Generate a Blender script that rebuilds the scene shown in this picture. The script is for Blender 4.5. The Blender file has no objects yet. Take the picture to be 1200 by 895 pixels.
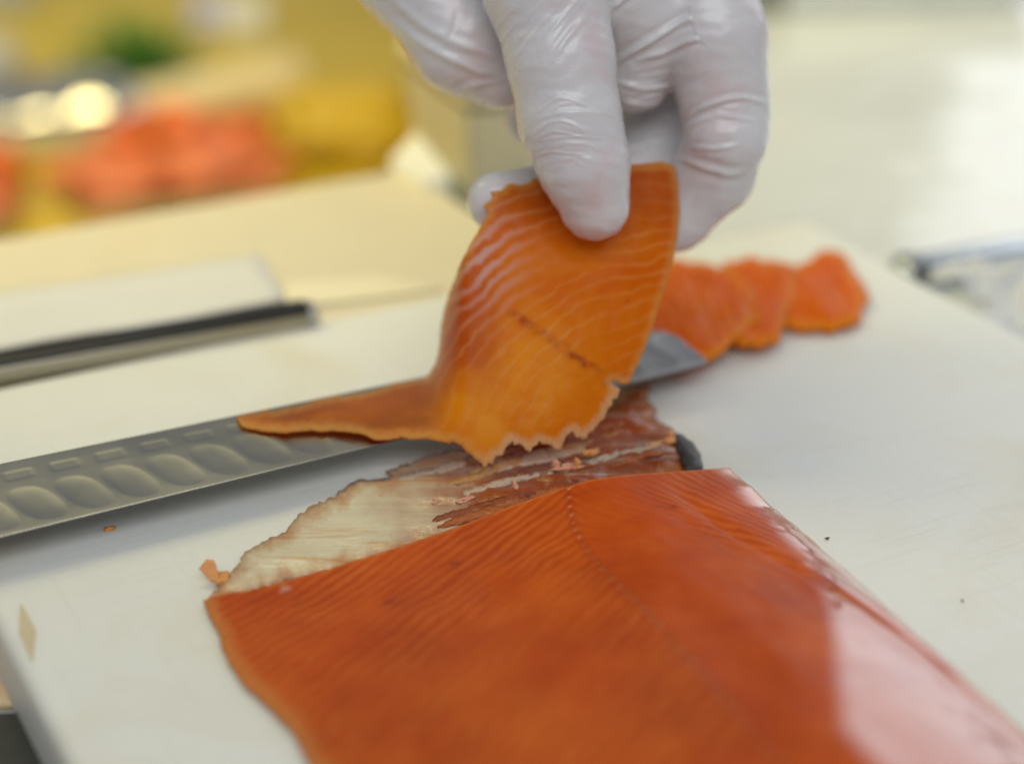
import bpy, bmesh, math, random
import numpy as np
from mathutils import Vector, Matrix, noise
from mathutils.geometry import delaunay_2d_cdt

random.seed(7); rng = np.random.default_rng(7)
SC = bpy.context.scene
COL = SC.collection
# ------------------------------------------------------------------ camera
FPX, PITCH, CAMH = 2195.0, math.radians(26), 0.19       # focal length in pixels of a 1200 wide frame
cam_d = bpy.data.cameras.new('camera'); cam = bpy.data.objects.new('camera', cam_d); COL.objects.link(cam)
cam_d.sensor_fit = 'HORIZONTAL'; cam_d.sensor_width = 36.0; cam_d.lens = FPX / 1200 * 36
cam.location = (0, 0, CAMH); cam.rotation_euler = (math.pi/2 - PITCH, 0, 0)
cam_d.clip_start = 0.01; cam_d.clip_end = 50
cam_d.dof.use_dof = True; cam_d.dof.focus_distance = 0.372; cam_d.dof.aperture_fstop = 4.9
cam_d.dof.aperture_blades = 0
SC.camera = cam
# ------------------------------------------------------------------ world, lamps, exposure
w = bpy.data.worlds.new('World'); SC.world = w; w.use_nodes = True
w.node_tree.nodes['Background'].inputs[0].default_value = (0.88, 0.93, 1.0, 1)
w.node_tree.nodes['Background'].inputs[1].default_value = 0.30
def area_lamp(name, loc, target, sx, sy, radiance, col):
    d = bpy.data.lights.new(name, 'AREA'); d.shape = 'RECTANGLE'; d.size = sx; d.size_y = sy
    d.energy = radiance * math.pi * sx * sy; d.color = col
    o = bpy.data.objects.new(name, d); COL.objects.link(o); o.location = loc
    o.rotation_euler = (Vector(target) - Vector(loc)).to_track_quat('-Z', 'Y').to_euler()
    return o
area_lamp('window_light', (1.07, 1.58, 0.78), (0.05, 0.33, 0.0), 1.62, 1.35, 1.45, (0.93, 0.97, 1.0))
for k in range(3):                                   # fluorescent tubes over the counter
    area_lamp('ceiling_tube', (0.15, -1.00+.36*k, 1.02), (0.05, 0.42, 0.0), 1.25, 0.075, 12.5, (0.97, 0.985, 1.0))
area_lamp('display_lamp', (-0.34, 0.66, 0.52), (-0.27, 1.30, -0.12), 0.70, 0.30, 11.5, (1.0, 0.88, 0.40))     # lights the goods in the well
SC.view_settings.view_transform = 'Standard'; SC.view_settings.look = 'None'
SC.view_settings.exposure = -0.20; SC.view_settings.gamma = 1.0; SC.view_settings.use_curve_mapping = False
SC.render.engine = 'CYCLES'
SC.cycles.use_denoising = True
SC.cycles.max_bounces = 8
SC.cycles.sample_clamp_indirect = 6

# ------------------------------------------------------------------ helpers
CAM = np.array([0, 0, CAMH])
FW = np.array([0, math.cos(PITCH), -math.sin(PITCH)]); UP = np.array([0, math.sin(PITCH), math.cos(PITCH)])
RT = np.array([1.0, 0, 0])
def P(px, py, z):                       # where the sight line of a photo pixel meets height z (metres)
    d = RT*(px-600)/FPX + UP*(447-py)/FPX + FW
    return CAM + d*((z-CAMH)/d[2])
def PD(px, py, depth):                  # point at a depth along the lens axis; arrays allowed
    px = np.asarray(px, float); py = np.asarray(py, float); depth = np.asarray(depth, float)
    return CAM + (RT*((px-600)/FPX)[..., None] + UP*((447-py)/FPX)[..., None] + FW)*depth[..., None]
def proj(p):
    q = np.asarray(p) - CAM; d = q@FW
    return 600+FPX*(q@RT)/d, 447-FPX*(q@UP)/d, d

class NT:
    """small node-tree builder"""
    def __init__(s, name):
        s.mat = bpy.data.materials.new(name); s.mat.use_nodes = True; s.t = s.mat.node_tree
        s.t.nodes.clear(); s.out = s.t.nodes.new('ShaderNodeOutputMaterial')
    def put(s, sock, v):
        if isinstance(v, bpy.types.NodeSocket): s.t.links.new(v, sock)
        elif isinstance(v, bpy.types.Node): s.t.links.new(v.outputs[0], sock)
        elif v is not None:
            if sock.type == 'RGBA' and len(v) == 3: v = (*v, 1)
            sock.default_value = v
    def n(s, typ, ins=None, **props):
        nd = s.t.nodes.new('ShaderNode'+typ)
        for k, v in props.items(): setattr(nd, k, v)
        for k, v in (ins or {}).items(): s.put(nd.inputs[k], v)
        return nd
    def m(s, op, a, b=None, c=None, clamp=False):
        nd = s.n('Math', operation=op); nd.use_clamp = clamp
        for i, v in enumerate((a, b, c)):
            if v is not None: s.put(nd.inputs[i], v)
        return nd.outputs[0]
    def mix(s, f, a, b, mode='MIX'):
        nd = s.n('Mix', data_type='RGBA', blend_type=mode)
        s.put(nd.inputs[0], f); s.put(nd.inputs[6], a); s.put(nd.inputs[7], b)
        return nd.outputs[2]
    def ramp(s, f, pts):
        nd = s.n('ValToRGB', {'Fac': f}); e = nd.color_ramp.elements
        while len(e) < len(pts): e.new(0.5)
        for el, (p, c) in zip(e, pts):
            el.position = p; el.color = (*c, 1) if hasattr(c, '__len__') else (c, c, c, 1)
        return nd.outputs[0]
    def noise(s, vec, scale, detail=3, rough=.55, dist=0.0):
        return s.n('TexNoise', {'Vector': vec, 'Scale': scale, 'Detail': detail, 'Roughness': rough, 'Distortion': dist}).outputs[0]
    def map(s, vec, scale=(1, 1, 1), rot=(0, 0, 0), loc=(0, 0, 0)):
        return s.n('Mapping', {'Vector': vec, 'Location': loc, 'Rotation': rot, 'Scale': scale}).outputs[0]
    def obj(s): return s.n('TexCoord').outputs['Object']
    def uv(s): return s.n('TexCoord').outputs['UV']
    def sep(s, v):
        nd = s.n('SeparateXYZ', {0: v}); return nd.outputs[0], nd.outputs[1], nd.outputs[2]
    def bump(s, h, strength, dist, normal=None):
        return s.n('Bump', {'Height': h, 'Strength': strength, 'Distance': dist, 'Normal': normal}).outputs[0]
    def bsdf(s, base, rough=.5, **kw):
        b = s.n('BsdfPrincipled', {'Base Color': base, 'Roughness': rough})
        for k, v in kw.items(): s.put(b.inputs[k.replace('_', ' ')], v)
        s.t.links.new(b.outputs[0], s.out.inputs[0]); return b

def link(name, me, mat=None, parent=None, smooth=True):
    o = bpy.data.objects.new(name, me); COL.objects.link(o)
    if mat is not None: me.materials.append(mat)
    if smooth: me.polygons.foreach_set('use_smooth', [True]*len(me.polygons))
    if parent is not None: o.parent = parent
    return o
def tag(o, label=None, cat=None, group=None, kind=None):
    for k, v in (('label', label), ('category', cat), ('group', group), ('kind', kind)):
        if v: o[k] = v
    return o
def empty(name, loc=(0, 0, 0), rz=0):
    o = bpy.data.objects.new(name, None); COL.objects.link(o); o.empty_display_size = .02
    o.location = loc; o.rotation_euler = (0, 0, rz); return o
def pydata(name, V, F, uvs=None):
    me = bpy.data.meshes.new(name); me.from_pydata([tuple(v) for v in V], [], [tuple(int(i) for i in f) for f in F]); me.update()
    if uvs is not None:
        l = me.uv_layers.new(name='UVMap'); idx = np.zeros(len(me.loops), int); me.loops.foreach_get('vertex_index', idx)
        l.data.foreach_set('uv', np.asarray(uvs, float)[idx].ravel())
    return me
def fattr(me, name, vals):
    a = me.attributes.new(name, 'FLOAT', 'POINT'); a.data.foreach_set('value', np.asarray(vals, float))
def bevel_box(name, size, bevel=.003, seg=3, z0=True):
    bm = bmesh.new(); bmesh.ops.create_cube(bm, size=1)
    for v in bm.verts:
        v.co = Vector((v.co.x*size[0], v.co.y*size[1], (v.co.z+(.5 if z0 else 0))*size[2]))
    if bevel: bmesh.ops.bevel(bm, geom=list(bm.edges), offset=bevel, segments=seg, profile=.5, affect='EDGES')
    me = bpy.data.meshes.new(name); bm.to_mesh(me); bm.free(); return me
def grid_faces(nu, nv):
    i = np.arange(nu-1)[:, None]*nv + np.arange(nv-1)[None, :]
    i = i.ravel(); return np.stack([i, i+nv, i+nv+1, i+1], 1)
def fbm(x, y, z=0.0, o=4):
    return noise.fractal(Vector((x, y, z)), 1.0, 2.0, o)
YAW = math.radians(28); E1 = np.array([math.cos(YAW), math.sin(YAW)]); E2 = np.array([-math.sin(YAW), math.cos(YAW)])
def seg_dist(px, py, a, b):
    ax, ay = a; bx, by = b; dx, dy = bx-ax, by-ay
    t = np.clip(((px-ax)*dx+(py-ay)*dy)/(dx*dx+dy*dy+1e-12), 0, 1)
    return np.hypot(px-ax-t*dx, py-ay-t*dy)
def poly_dist(px, py, pts, closed=False):
    pts = list(pts); n = len(pts); d = np.full(np.shape(px), 1e9)
    for i in range(n if closed else n-1): d = np.minimum(d, seg_dist(px, py, pts[i], pts[(i+1) % n]))
    return d
def ragged(pts, step, amp, seed=0, rag=None):
    """resample an outline with small tears; rag = amplitude factor per input edge"""
    out = []; n = len(pts)
    for i in range(n):
        a = np.array(pts[i], float); b = np.array(pts[(i+1) % n], float); L = np.hypot(*(b-a)); k = max(1, int(L/step))
        nrm = np.array([-(b-a)[1], (b-a)[0]])/max(L, 1e-6); r = 1.0 if rag is None else rag[i]
        for j in range(k):
            q = a+(b-a)*j/k; e = amp*r*(1.1*fbm(q[0]*.022+seed, q[1]*.022, seed, 3)+.75*fbm(q[0]*.13+seed, q[1]*.13, seed+4, 5)*(.4+abs(fbm(q[0]*.03, q[1]*.03, seed+9, 2))*1.6))
            out.append(q+nrm*e)
    return out
def sheet(outline, step, seed=0):
    """triangulated sheet inside an outline: points (n,2), triangles, distance to the edge"""
    o = np.array(outline); x0, y0 = o.min(0); x1, y1 = o.max(0)
    gx, gy = np.meshgrid(np.arange(x0, x1, step), np.arange(y0, y1, step*.87)); gx = gx+((np.arange(gx.shape[0]) % 2)*step/2)[:, None]
    gx, gy = gx.ravel(), gy.ravel(); d = poly_dist(gx, gy, outline, True); k = d > step*.45
    pts = [Vector(p) for p in outline]+[Vector((x, y)) for x, y in zip(gx[k], gy[k])]
    vs, es, fs, *_ = delaunay_2d_cdt(pts, [], [list(range(len(outline)))], 1, 1e-7)
    V = np.array([tuple(v) for v in vs]); F = np.array([f for f in fs if len(f) == 3])
    used = np.unique(F); mp = -np.ones(len(V), int); mp[used] = np.arange(len(used)); V = V[used]; F = mp[F]
    a = V[F[:, 1]]-V[F[:, 0]]; b = V[F[:, 2]]-V[F[:, 0]]; neg = a[:, 0]*b[:, 1]-a[:, 1]*b[:, 0] > 0     # photo rows run downwards: normals end up facing up / out
    F[neg] = F[neg][:, ::-1]
    return V, F, poly_dist(V[:, 0], V[:, 1], outline, True)
def solid(name, P3, F, thick, uvs, up=None):
    """give a sheet a thickness along its normals; up = only grow to one side"""
    n = np.zeros_like(P3); fn = np.cross(P3[F[:, 1]]-P3[F[:, 0]], P3[F[:, 2]]-P3[F[:, 0]])
    for k in range(3): np.add.at(n, F[:, k], fn)
    n /= np.linalg.norm(n, axis=1)[:, None]+1e-12
    th = thick[:, None]
    A, B = (P3+n*th*.5, P3-n*th*.5) if up is None else (P3+n*th, P3)
    N = len(P3); edges = {}
    for f in F:
        for k in range(3):
            e = (f[k], f[(k+1) % 3]); edges[e] = edges.get(e, 0)+1
    side = []
    for (a, b) in edges:
        if (b, a) not in edges: side.append((b, a, a+N)); side.append((b, a+N, b+N))
    FF = np.vstack([F, F[:, ::-1]+N, np.array(side)])
    return pydata(name, np.vstack([A, B]), FF, np.vstack([uvs, uvs]))

# ------------------------------------------------------------------ materials
def mat_plain(name, col, rough=.5, var=.08, scale=60, metallic=0.0, bump=0.0, **kw):
    t = NT(name); o = t.obj(); nz = t.noise(o, scale, 4)
    c = t.mix(nz, tuple(x*(1-var) for x in col), tuple(min(1, x*(1+var)) for x in col))
    nrm = t.bump(t.noise(o, scale*6, 3), bump, .0004) if bump else None
    r = t.m('ADD', t.m('MULTIPLY', t.noise(o, scale*2, 3), .14), rough-.07)
    t.bsdf(c, r, Metallic=metallic, Normal=nrm, **kw); return t.mat

def mat_board(name, base, stain, cool):
    t = NT(name); o = t.obj()
    big = t.noise(o, 9, 3); st = t.ramp(t.noise(o, 22, 4, .6, .6), [(.52, 0.0), (.78, 1.0)])
    c = t.mix(big, base, cool); c = t.mix(t.m('MULTIPLY', st, .38), c, stain)
    # knife scratches: two stretched noises
    s1 = t.ramp(t.noise(t.map(o, (30, 900, 1), (0, 0, .35)), 1, 2), [(.60, 0.0), (.66, 1.0)])
    s2 = t.ramp(t.noise(t.map(o, (900, 26, 1), (0, 0, -.25)), 1, 2), [(.62, 0.0), (.68, 1.0)])
    sc = t.m('MAXIMUM', s1, s2); sc = t.m('MULTIPLY', sc, t.noise(o, 35, 2))
    c = t.mix(t.m('MULTIPLY', sc, .16), c, tuple(x*.72 for x in base))
    # fine moulded grain
    x, y, z = t.sep(t.map(o, (1, 1, 1), (0, 0, .78)))
    gr = t.m('MULTIPLY', t.m('SINE', t.m('MULTIPLY', x, 5200)), t.m('SINE', t.m('MULTIPLY', y, 5200)))
    h = t.m('ADD', t.m('MULTIPLY', gr, .18), t.m('MULTIPLY', sc, -.9)); h = t.m('ADD', h, t.m('MULTIPLY', t.noise(o, 400, 3), .6))
    rr = t.m('ADD', t.m('MULTIPLY', t.noise(o, 60, 3), .2), .36)
    t.bsdf(c, rr, Normal=t.bump(h, .25, .0004), Subsurface_Weight=.3, Subsurface_Radius=(.006, .006, .005), Subsurface_Scale=1.0)
    return t.mat
M = {}
M['board'] = mat_board('white_polyethylene', (.75, .74, .67), (.66, .56, .34), (.735, .75, .725))
M['cream_board'] = mat_board('cream_polyethylene', (.72, .63, .43), (.66, .52, .28), (.69, .62, .45))

def mat_flesh():
    t = NT('smoked_salmon_flesh'); uv = t.uv(); u, v, _ = t.sep(uv)         # uv: across, along the fish, in cm
    wob = t.n('TexNoise', {'Vector': uv, 'Scale': .35, 'Detail': 3.0}).outputs['Color']
    wx, wy, wz = t.sep(wob)
    du = t.m('SUBTRACT', u, t.m('ADD', 6.12, t.m('MULTIPLY', t.m('EXPONENT', t.m('MULTIPLY', v, -1/3.2)), 1.65))); au = t.m('ABSOLUTE', du)
    chev = t.m('ADD', t.m('MULTIPLY', au, .94), t.m('MULTIPLY', du, .36))      # chevron of the muscle sheets, steeper on the belly side
    ph = t.m('SUBTRACT', v, chev); ph = t.m('ADD', ph, t.m('MULTIPLY', t.m('SUBTRACT', wx, .5), .9))
    ph = t.m('ADD', ph, t.m('MULTIPLY', t.m('SUBTRACT', t.noise(uv, 1.6, 3), .5), .28))
    wave = t.m('SINE', t.m('MULTIPLY', ph, 2*math.pi/.34))
    cv = t.n('CombineXYZ', {0: t.m('MULTIPLY', ph, 3.6), 1: t.m('MULTIPLY', u, .30)}).outputs[0]
    stri = t.noise(cv, 1.0, 5, .65)
    line = t.ramp(t.m('ADD', t.m('MULTIPLY', wave, .17), t.m('ADD', .15, t.m('MULTIPLY', stri, .7))), [(.36, 0.0), (.68, 1.0)])
    amp = t.ramp(t.noise(uv, .55, 3), [(.34, .22), (.62, 1.0)])
    lamp = t.m('MULTIPLY', t.m('MULTIPLY', line, amp), t.ramp(t.m('MULTIPLY', du, .25), [(.0, 1.0), (.06, .25), (.45, .3), (.65, 1.0)]))
    deep = t.ramp(t.m('ADD', t.m('MULTIPLY', t.noise(uv, .42, 4, .6), .85), t.m('MULTIPLY', t.noise(t.map(uv, (1, 1, 1), (0, 0, .5)), 1.7, 3), .15)), [(.32, (.34, .034, .002)), (.50, (.45, .058, .003)), (.68, (.53, .084, .005))])
    c = t.mix(t.m('MULTIPLY', lamp, .50), deep, (.63, .165, .022))
    # darker median line with pin-bone dots
    ml = t.m('ABSOLUTE', t.m('SUBTRACT', t.m('ADD', du, t.m('MULTIPLY', t.m('SUBTRACT', wy, .5), .15)), 0.0))
    mid = t.ramp(ml, [(.0, 1.0), (.16, 0.0)])
    c = t.mix(t.m('MULTIPLY', mid, .50), c, (.28, .026, .003))
    dots = t.ramp(t.m('SINE', t.m('ADD', t.m('MULTIPLY', v, 2*math.pi/.30), t.m('MULTIPLY', t.noise(uv, 1.1, 2), 9.0))), [(.2, 0.0), (.95, 1.0)])
    dm = t.m('MULTIPLY', t.ramp(ml, [(.0, 1.0), (.075, 0.0)]), dots)
    dm = t.m('MULTIPLY', dm, t.ramp(t.noise(uv, 2.3, 3), [(.30, 0.0), (.55, 1.0)]))
    c = t.mix(t.m('MULTIPLY', dm, .65), c, (.70, .27, .12))
    spot = t.ramp(t.n('TexVoronoi', {'Vector': uv, 'Scale': .62}).outputs[0], [(.035, 1.0), (.10, 0.0)])
    c = t.mix(t.m('MULTIPLY', spot, .55), c, (.20, .018, .012))
    # yellowish oily rim near the edges
    ed = t.n('Attribute', attribute_name='edge').outputs['Fac']
    rim = t.ramp(t.m('ADD', ed, t.m('MULTIPLY', t.m('SUBTRACT', t.noise(uv, 6, 3), .5), .5)), [(.0, 1.0), (.42, 0.0)])
    c = t.mix(t.m('MULTIPLY', rim, .6), c, (.60, .27, .07))
    h = t.m('ADD', t.m('MULTIPLY', lamp, .5), t.m('MULTIPLY', t.noise(uv, 9, 4), .35)); h = t.m('ADD', h, t.m('MULTIPLY', dm, .5))
    wet = t.n('Attribute', attribute_name='wet').outputs['Fac']          # smooth oily film against open grain
    rough = t.m('SUBTRACT', t.m('ADD', .34, t.m('MULTIPLY', t.noise(uv, 1.2, 3), .22)), t.m('MULTIPLY', wet, .30))
    bs = t.m('SUBTRACT', .20, t.m('MULTIPLY', wet, .19))
    t.bsdf(c, rough, Normal=t.bump(h, bs, .0006), Subsurface_Weight=.10, Subsurface_Radius=(.005, .0012, .0004), Subsurface_Scale=.5,
           Specular_IOR_Level=t.m('ADD', .16, t.m('MULTIPLY', wet, .3)), Coat_Weight=wet, Coat_Roughness=.07, Coat_IOR=1.95)
    return t.mat
M['flesh'] = mat_flesh()

def mat_slice(name, cx, cy, pale=True, light=(.92, .350, .006), dark=(.85, .245, .003)):
    t = NT(name); uv = t.uv(); u, v, _ = t.sep(uv)                       # uv: the slice's own sheet coordinates
    wob = t.m('MULTIPLY', t.m('SUBTRACT', t.noise(uv, 1.3, 3), .5), .38)
    ru = t.m('SUBTRACT', u, cx); rv = t.m('SUBTRACT', v, cy)
    r = t.m('SQRT', t.m('ADD', t.m('MULTIPLY', ru, ru), t.m('MULTIPLY', rv, rv))); r = t.m('ADD', r, wob)
    r = t.m('ADD', r, t.m('MULTIPLY', t.noise(uv, 7, 3), .05))
    wv = t.m('ADD', t.m('MULTIPLY', t.m('SINE', t.m('MULTIPLY', r, 2*math.pi/.165)), .5), .5)
    line = t.ramp(wv, [(.74, 0.0), (.99, 1.0)])
    amp = t.ramp(t.noise(uv, 1.1, 2), [(.38, .05), (.66, 1.0)])
    if pale: amp = t.m('MULTIPLY', amp, t.n('Attribute', attribute_name='grain').outputs['Fac'])
    line = t.m('MULTIPLY', line, amp)
    body = t.ramp(t.noise(uv, 1.0, 4, .6, .4), [(.32, dark), (.52, light), (.75, tuple(min(1, a*b) for a, b in zip(light, (1.06, 1.25, 1.6))))])
    c = body
    if pale:
        gd = t.n('Attribute', attribute_name='gold').outputs['Fac']
        c = t.mix(t.m('MULTIPLY', t.m('SUBTRACT', 1.0, gd), t.m('ADD', .35, t.m('MULTIPLY', t.noise(uv, 1.8, 4), .8)), clamp=True), c, (.72, .130, .002))
        # redder along the left and top, dark lateral line, pale fatty patch with white sheen painted in
        lf = t.n('Attribute', attribute_name='red').outputs['Fac']
        tl = t.n('Attribute', attribute_name='tail').outputs['Fac']
        c = t.mix(t.m('MULTIPLY', tl, .7), c, t.ramp(t.noise(t.map(uv, (.8, 4, 1), (0, 0, .2)), 1.5, 4), [(.35, (.30, .080, .004)), (.65, (.60, .17, .006))]))
        c = t.mix(t.m('MULTIPLY', lf, t.m('ADD', .45, t.m('MULTIPLY', t.noise(uv, 2.2, 3), .6)), clamp=True), c, (.50, .072, .012))
    c = t.mix(t.m('MULTIPLY', line, .52 if pale else .25), c, (.94, .53, .13))
    if pale:
        lat = t.n('Attribute', attribute_name='lateral').outputs['Fac']
        lm = t.m('MULTIPLY', lat, t.ramp(t.noise(uv, 6.5, 3), [(.42, 0.1), (.62, 1.0)]))
        c = t.mix(t.m('MULTIPLY', lm, .75), c, (.30, .022, .012))
        pt = t.n('Attribute', attribute_name='fat_sheen').outputs['Fac']
        stripe = t.ramp(t.m('ADD', t.m('MULTIPLY', wv, .55), t.m('MULTIPLY', t.noise(uv, 5, 4, .6), .75)), [(.52, 0.0), (.82, 1.0)])
        c = t.mix(t.m('MULTIPLY', t.m('MULTIPLY', pt, stripe), .85), c, (.76, .54, .47))
        sp = t.ramp(t.n('TexVoronoi', {'Vector': uv, 'Scale': 1.5}).outputs[0], [(.035, 1.0), (.085, 0.0)])
        c = t.mix(t.m('MULTIPLY', sp, .6), c, (.34, .03, .015))
    ed = t.n('Attribute', attribute_name='edge').outputs['Fac']
    rim = t.ramp(t.m('ADD', ed, t.m('MULTIPLY', t.m('SUBTRACT', t.noise(uv, 14, 3), .5), .10)), [(.02, 1.0), (.11, 0.0)])
    c = t.mix(t.m('MULTIPLY', rim, .62 if pale else .45), c, (.82, .46, .10) if pale else (.84, .34, .01))
    if pale:
        fr = t.m('MULTIPLY', t.ramp(t.m('ADD', ed, t.m('MULTIPLY', t.m('SUBTRACT', t.noise(uv, 22, 4, .65), .5), .16)), [(.03, 1.0), (.12, 0.0)]), t.n('Attribute', attribute_name='fray').outputs['Fac'])
        c = t.mix(t.m('MULTIPLY', fr, .75), c, (.88, .64, .36))
    h = t.m('ADD', t.m('MULTIPLY', line, .6), t.m('MULTIPLY', t.noise(uv, 16, 4), .4))
    b = t.bsdf(c, t.m('ADD', .24 if pale else .34, t.m('MULTIPLY', t.noise(uv, 3, 3), .2)), Normal=t.bump(h, .35, .0004), Subsurface_Weight=.25,
           Subsurface_Radius=(.006, .0022, .0006), Subsurface_Scale=.6, Specular_IOR_Level=.12 if pale else .09, Coat_Weight=t.m('MULTIPLY', t.n('Attribute', attribute_name='oil').outputs['Fac'], .6) if pale else .0, Coat_Roughness=.10,
           Coat_Normal=t.bump(t.noise(uv, 24, 3), .6, .0008))
    tr = t.n('BsdfTranslucent', {'Color': t.mix(.55, c, (.95, .38, .01))})
    ms = t.n('MixShader', {0: .42 if pale else .2, 1: b.outputs[0], 2: tr.outputs[0]}); t.t.links.new(ms.outputs[0], t.out.inputs[0])
    return t.mat
M['slice'] = mat_slice('cut_salmon_slice', 8.0, 6.0)
M['slice_far'] = mat_slice('stacked_salmon_slice', 3.0, 9.0, False, (.72, .125, .003), (.62, .085, .003))

def mat_skin():
    t = NT('fish_skin_with_scraps'); uv = t.uv(); u, v, _ = t.sep(uv)
    al = t.map(uv, (.40, 7.5, 1), (0, 0, .25))
    a = t.noise(al, 1.0, 5, .62, .5); b = t.noise(t.map(uv, (.7, 13, 1), (0, 0, .25), (3, 7, 0)), 1.0, 4, .6)
    cream = t.mix(b, (.74, .67, .50), (.58, .49, .31))
    silver = t.mix(b, (.24, .19, .15), (.46, .36, .28))
    brown = t.mix(b, (.17, .030, .007), (.36, .080, .014))
    base = t.mix(t.ramp(a, [(.32, 0.0), (.47, 1.0)]), silver, brown)
    g = t.m('ADD', u, t.m('MULTIPLY', t.m('SUBTRACT', t.noise(uv, 1.4, 4), .5), 2.0))        # cream towards the thin end
    f = t.ramp(t.m('DIVIDE', g, 10), [(.42, 0.0), (.58, 1.0)])
    crm = t.mix(t.m('MULTIPLY', t.ramp(a, [(.55, 0.0), (.68, 1.0)]), .7), cream, (.56, .24, .05))
    c = t.mix(f, crm, base)
    ed = t.n('Attribute', attribute_name='edge').outputs['Fac']
    rim = t.ramp(t.m('ADD', ed, t.m('MULTIPLY', t.m('SUBTRACT', t.noise(uv, 5, 4), .5), .45)), [(.0, 1.0), (.2, 0.0)])
    c = t.mix(t.m('MULTIPLY', rim, .7), c, (.42, .15, .03))
    h = t.m('ADD', t.m('MULTIPLY', a, .8), t.m('MULTIPLY', t.noise(uv, 13, 4), .45))
    t.bsdf(c, t.m('ADD', .12, t.m('MULTIPLY', b, .22)), Normal=t.bump(h, .45, .0010), Subsurface_Weight=.3, Subsurface_Radius=(.004, .002, .001), Subsurface_Scale=.5)
    return t.mat
M['skin'] = mat_skin()
M['scrap'] = mat_plain('salmon_scrap', (.70, .30, .09), .3, .25, 500, bump=.5, Subsurface_Weight=.3, Subsurface_Radius=(.004, .002, .001), Subsurface_Scale=.5)
M['scrap_pink'] = mat_plain('pale_flesh_scrap', (.66, .30, .19), .3, .2, 600, bump=.5, Subsurface_Weight=.3, Subsurface_Radius=(.004, .002, .001), Subsurface_Scale=.5)
M['speck'] = mat_plain('grey_speck', (.10, .10, .09), .6, .3, 900)
M['skin_dark'] = mat_plain('dark_outer_skin', (.045, .048, .045), .35, .5, 700, bump=.8)

def mat_glove():
    t = NT('white_latex_glove'); o = t.obj()
    ti = t.n('Attribute', attribute_name='tight').outputs['Fac']
    c = t.mix(t.noise(o, 70, 3), (.625, .61, .625), (.685, .675, .685))
    c = t.mix(t.m('MULTIPLY', t.ramp(t.noise(o, 55, 3, .5, .4), [(.50, 0.0), (.72, 1.0)]), .5), c, (.66, .46, .46))   # skin showing through
    c = t.mix(t.m('MULTIPLY', t.m('SUBTRACT', 1.0, ti, clamp=True), .45), c, (.70, .69, .67))
    h = t.m('ADD', t.m('MULTIPLY', t.noise(t.map(o, (1, 1, 2.4)), 420, 4, .6), .6), t.m('MULTIPLY', t.noise(o, 1700, 3), .25))
    wt_ = t.n('Attribute', attribute_name='wet').outputs['Fac']
    t.bsdf(c, t.m('SUBTRACT', t.m('ADD', .20, t.m('MULTIPLY', t.noise(o, 160, 3), .18)), t.m('MULTIPLY', wt_, .19)), Normal=t.bump(h, .30, .0005), Subsurface_Weight=.22,
           Subsurface_Radius=(.006, .0035, .003), Subsurface_Scale=.9, Specular_IOR_Level=.6)
    return t.mat
M['glove'] = mat_glove()

def mat_steel(name, col=(.44, .44, .43), rough=.3, aniso=(1, 40, 1)):
    t = NT(name); uv = t.obj()
    br = t.noise(t.map(uv, (60, 2600, 400), (0, 0, 0)), 1, 3); sm = t.noise(uv, 40, 4, .6)
    c = t.mix(sm, tuple(x*.85 for x in col), tuple(min(1, x*1.12) for x in col))
    t.bsdf(c, t.m('ADD', t.m('MULTIPLY', sm, .2), rough-.08), Metallic=1.0, Normal=t.bump(br, .02, .0001)); return t.mat
M['blade'] = mat_steel('brushed_blade_steel', (.36, .36, .36), .30)
M['steel'] = mat_steel('worn_steel', (.46, .47, .48), .28)
M['dark_steel'] = mat_steel('dark_steel', (.05, .05, .05), .35)

# ================================================================== the setting
def mat_worktop():
    t = NT('glossy_grey_worktop'); o = t.obj()
    c = t.mix(t.noise(o, 7, 3), (.63, .65, .64), (.70, .715, .70))
    h = t.m('ADD', t.noise(o, 14, 2), t.m('MULTIPLY', t.noise(o, 45, 3), .25))
    t.bsdf(c, t.m('ADD', .10, t.m('MULTIPLY', t.noise(o, 9, 2), .22)), Normal=t.bump(h, .55, .008), Specular_IOR_Level=.7, Coat_Weight=.6, Coat_Roughness=.08, Coat_IOR=1.5); return t.mat
M['worktop'] = mat_worktop()
WZ = -.018                                        # worktop height, under an 18 mm board
CZ = WZ+.014                                      # top of the second board
EDGE2 = float(P(211, 240, CZ)[:2]@E2)             # far edge of the second board, along E2
e1max = float(P(516, 216, CZ)[:2]@E1)
q0 = E1*(-.60)+E2*(EDGE2+.003); q1 = E1*(e1max+.004)+E2*(EDGE2+.003)
bm = bmesh.new(); vs = [bm.verts.new((x, y, WZ)) for x, y in ((-.9, .05), (1.5, .05), (1.5, 2.4), (q1[0], 2.4), tuple(q1), tuple(q0))]
f = bm.faces.new(vs); r = bmesh.ops.extrude_face_region(bm, geom=[f]); bmesh.ops.translate(bm, verts=[v for v in r['geom'] if isinstance(v, bmesh.types.BMVert)], vec=(0, 0, -.03))
bmesh.ops.recalc_face_normals(bm, faces=bm.faces); me = bpy.data.meshes.new('worktop'); bm.to_mesh(me); bm.free()
wt = link('worktop', me, M['worktop'], smooth=False); tag(wt, kind='structure')
M['yellow'] = mat_plain('yellow_display_surface', (.68, .49, .035), .35, .15, 6)
DZ = -.19; KB = 1.333                              # the display well lies lower; KB scales its goods
dc = link('display_counter', bevel_box('display_counter', (2.4, 2.6, .02), .003), M['yellow'], smooth=False)
dc.location = (-.9, 1.75, DZ-.0205); tag(dc, kind='structure')
M['lower'] = mat_plain('warm_lit_beige', (.78, .58, .34), .45, .08, 20)

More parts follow.
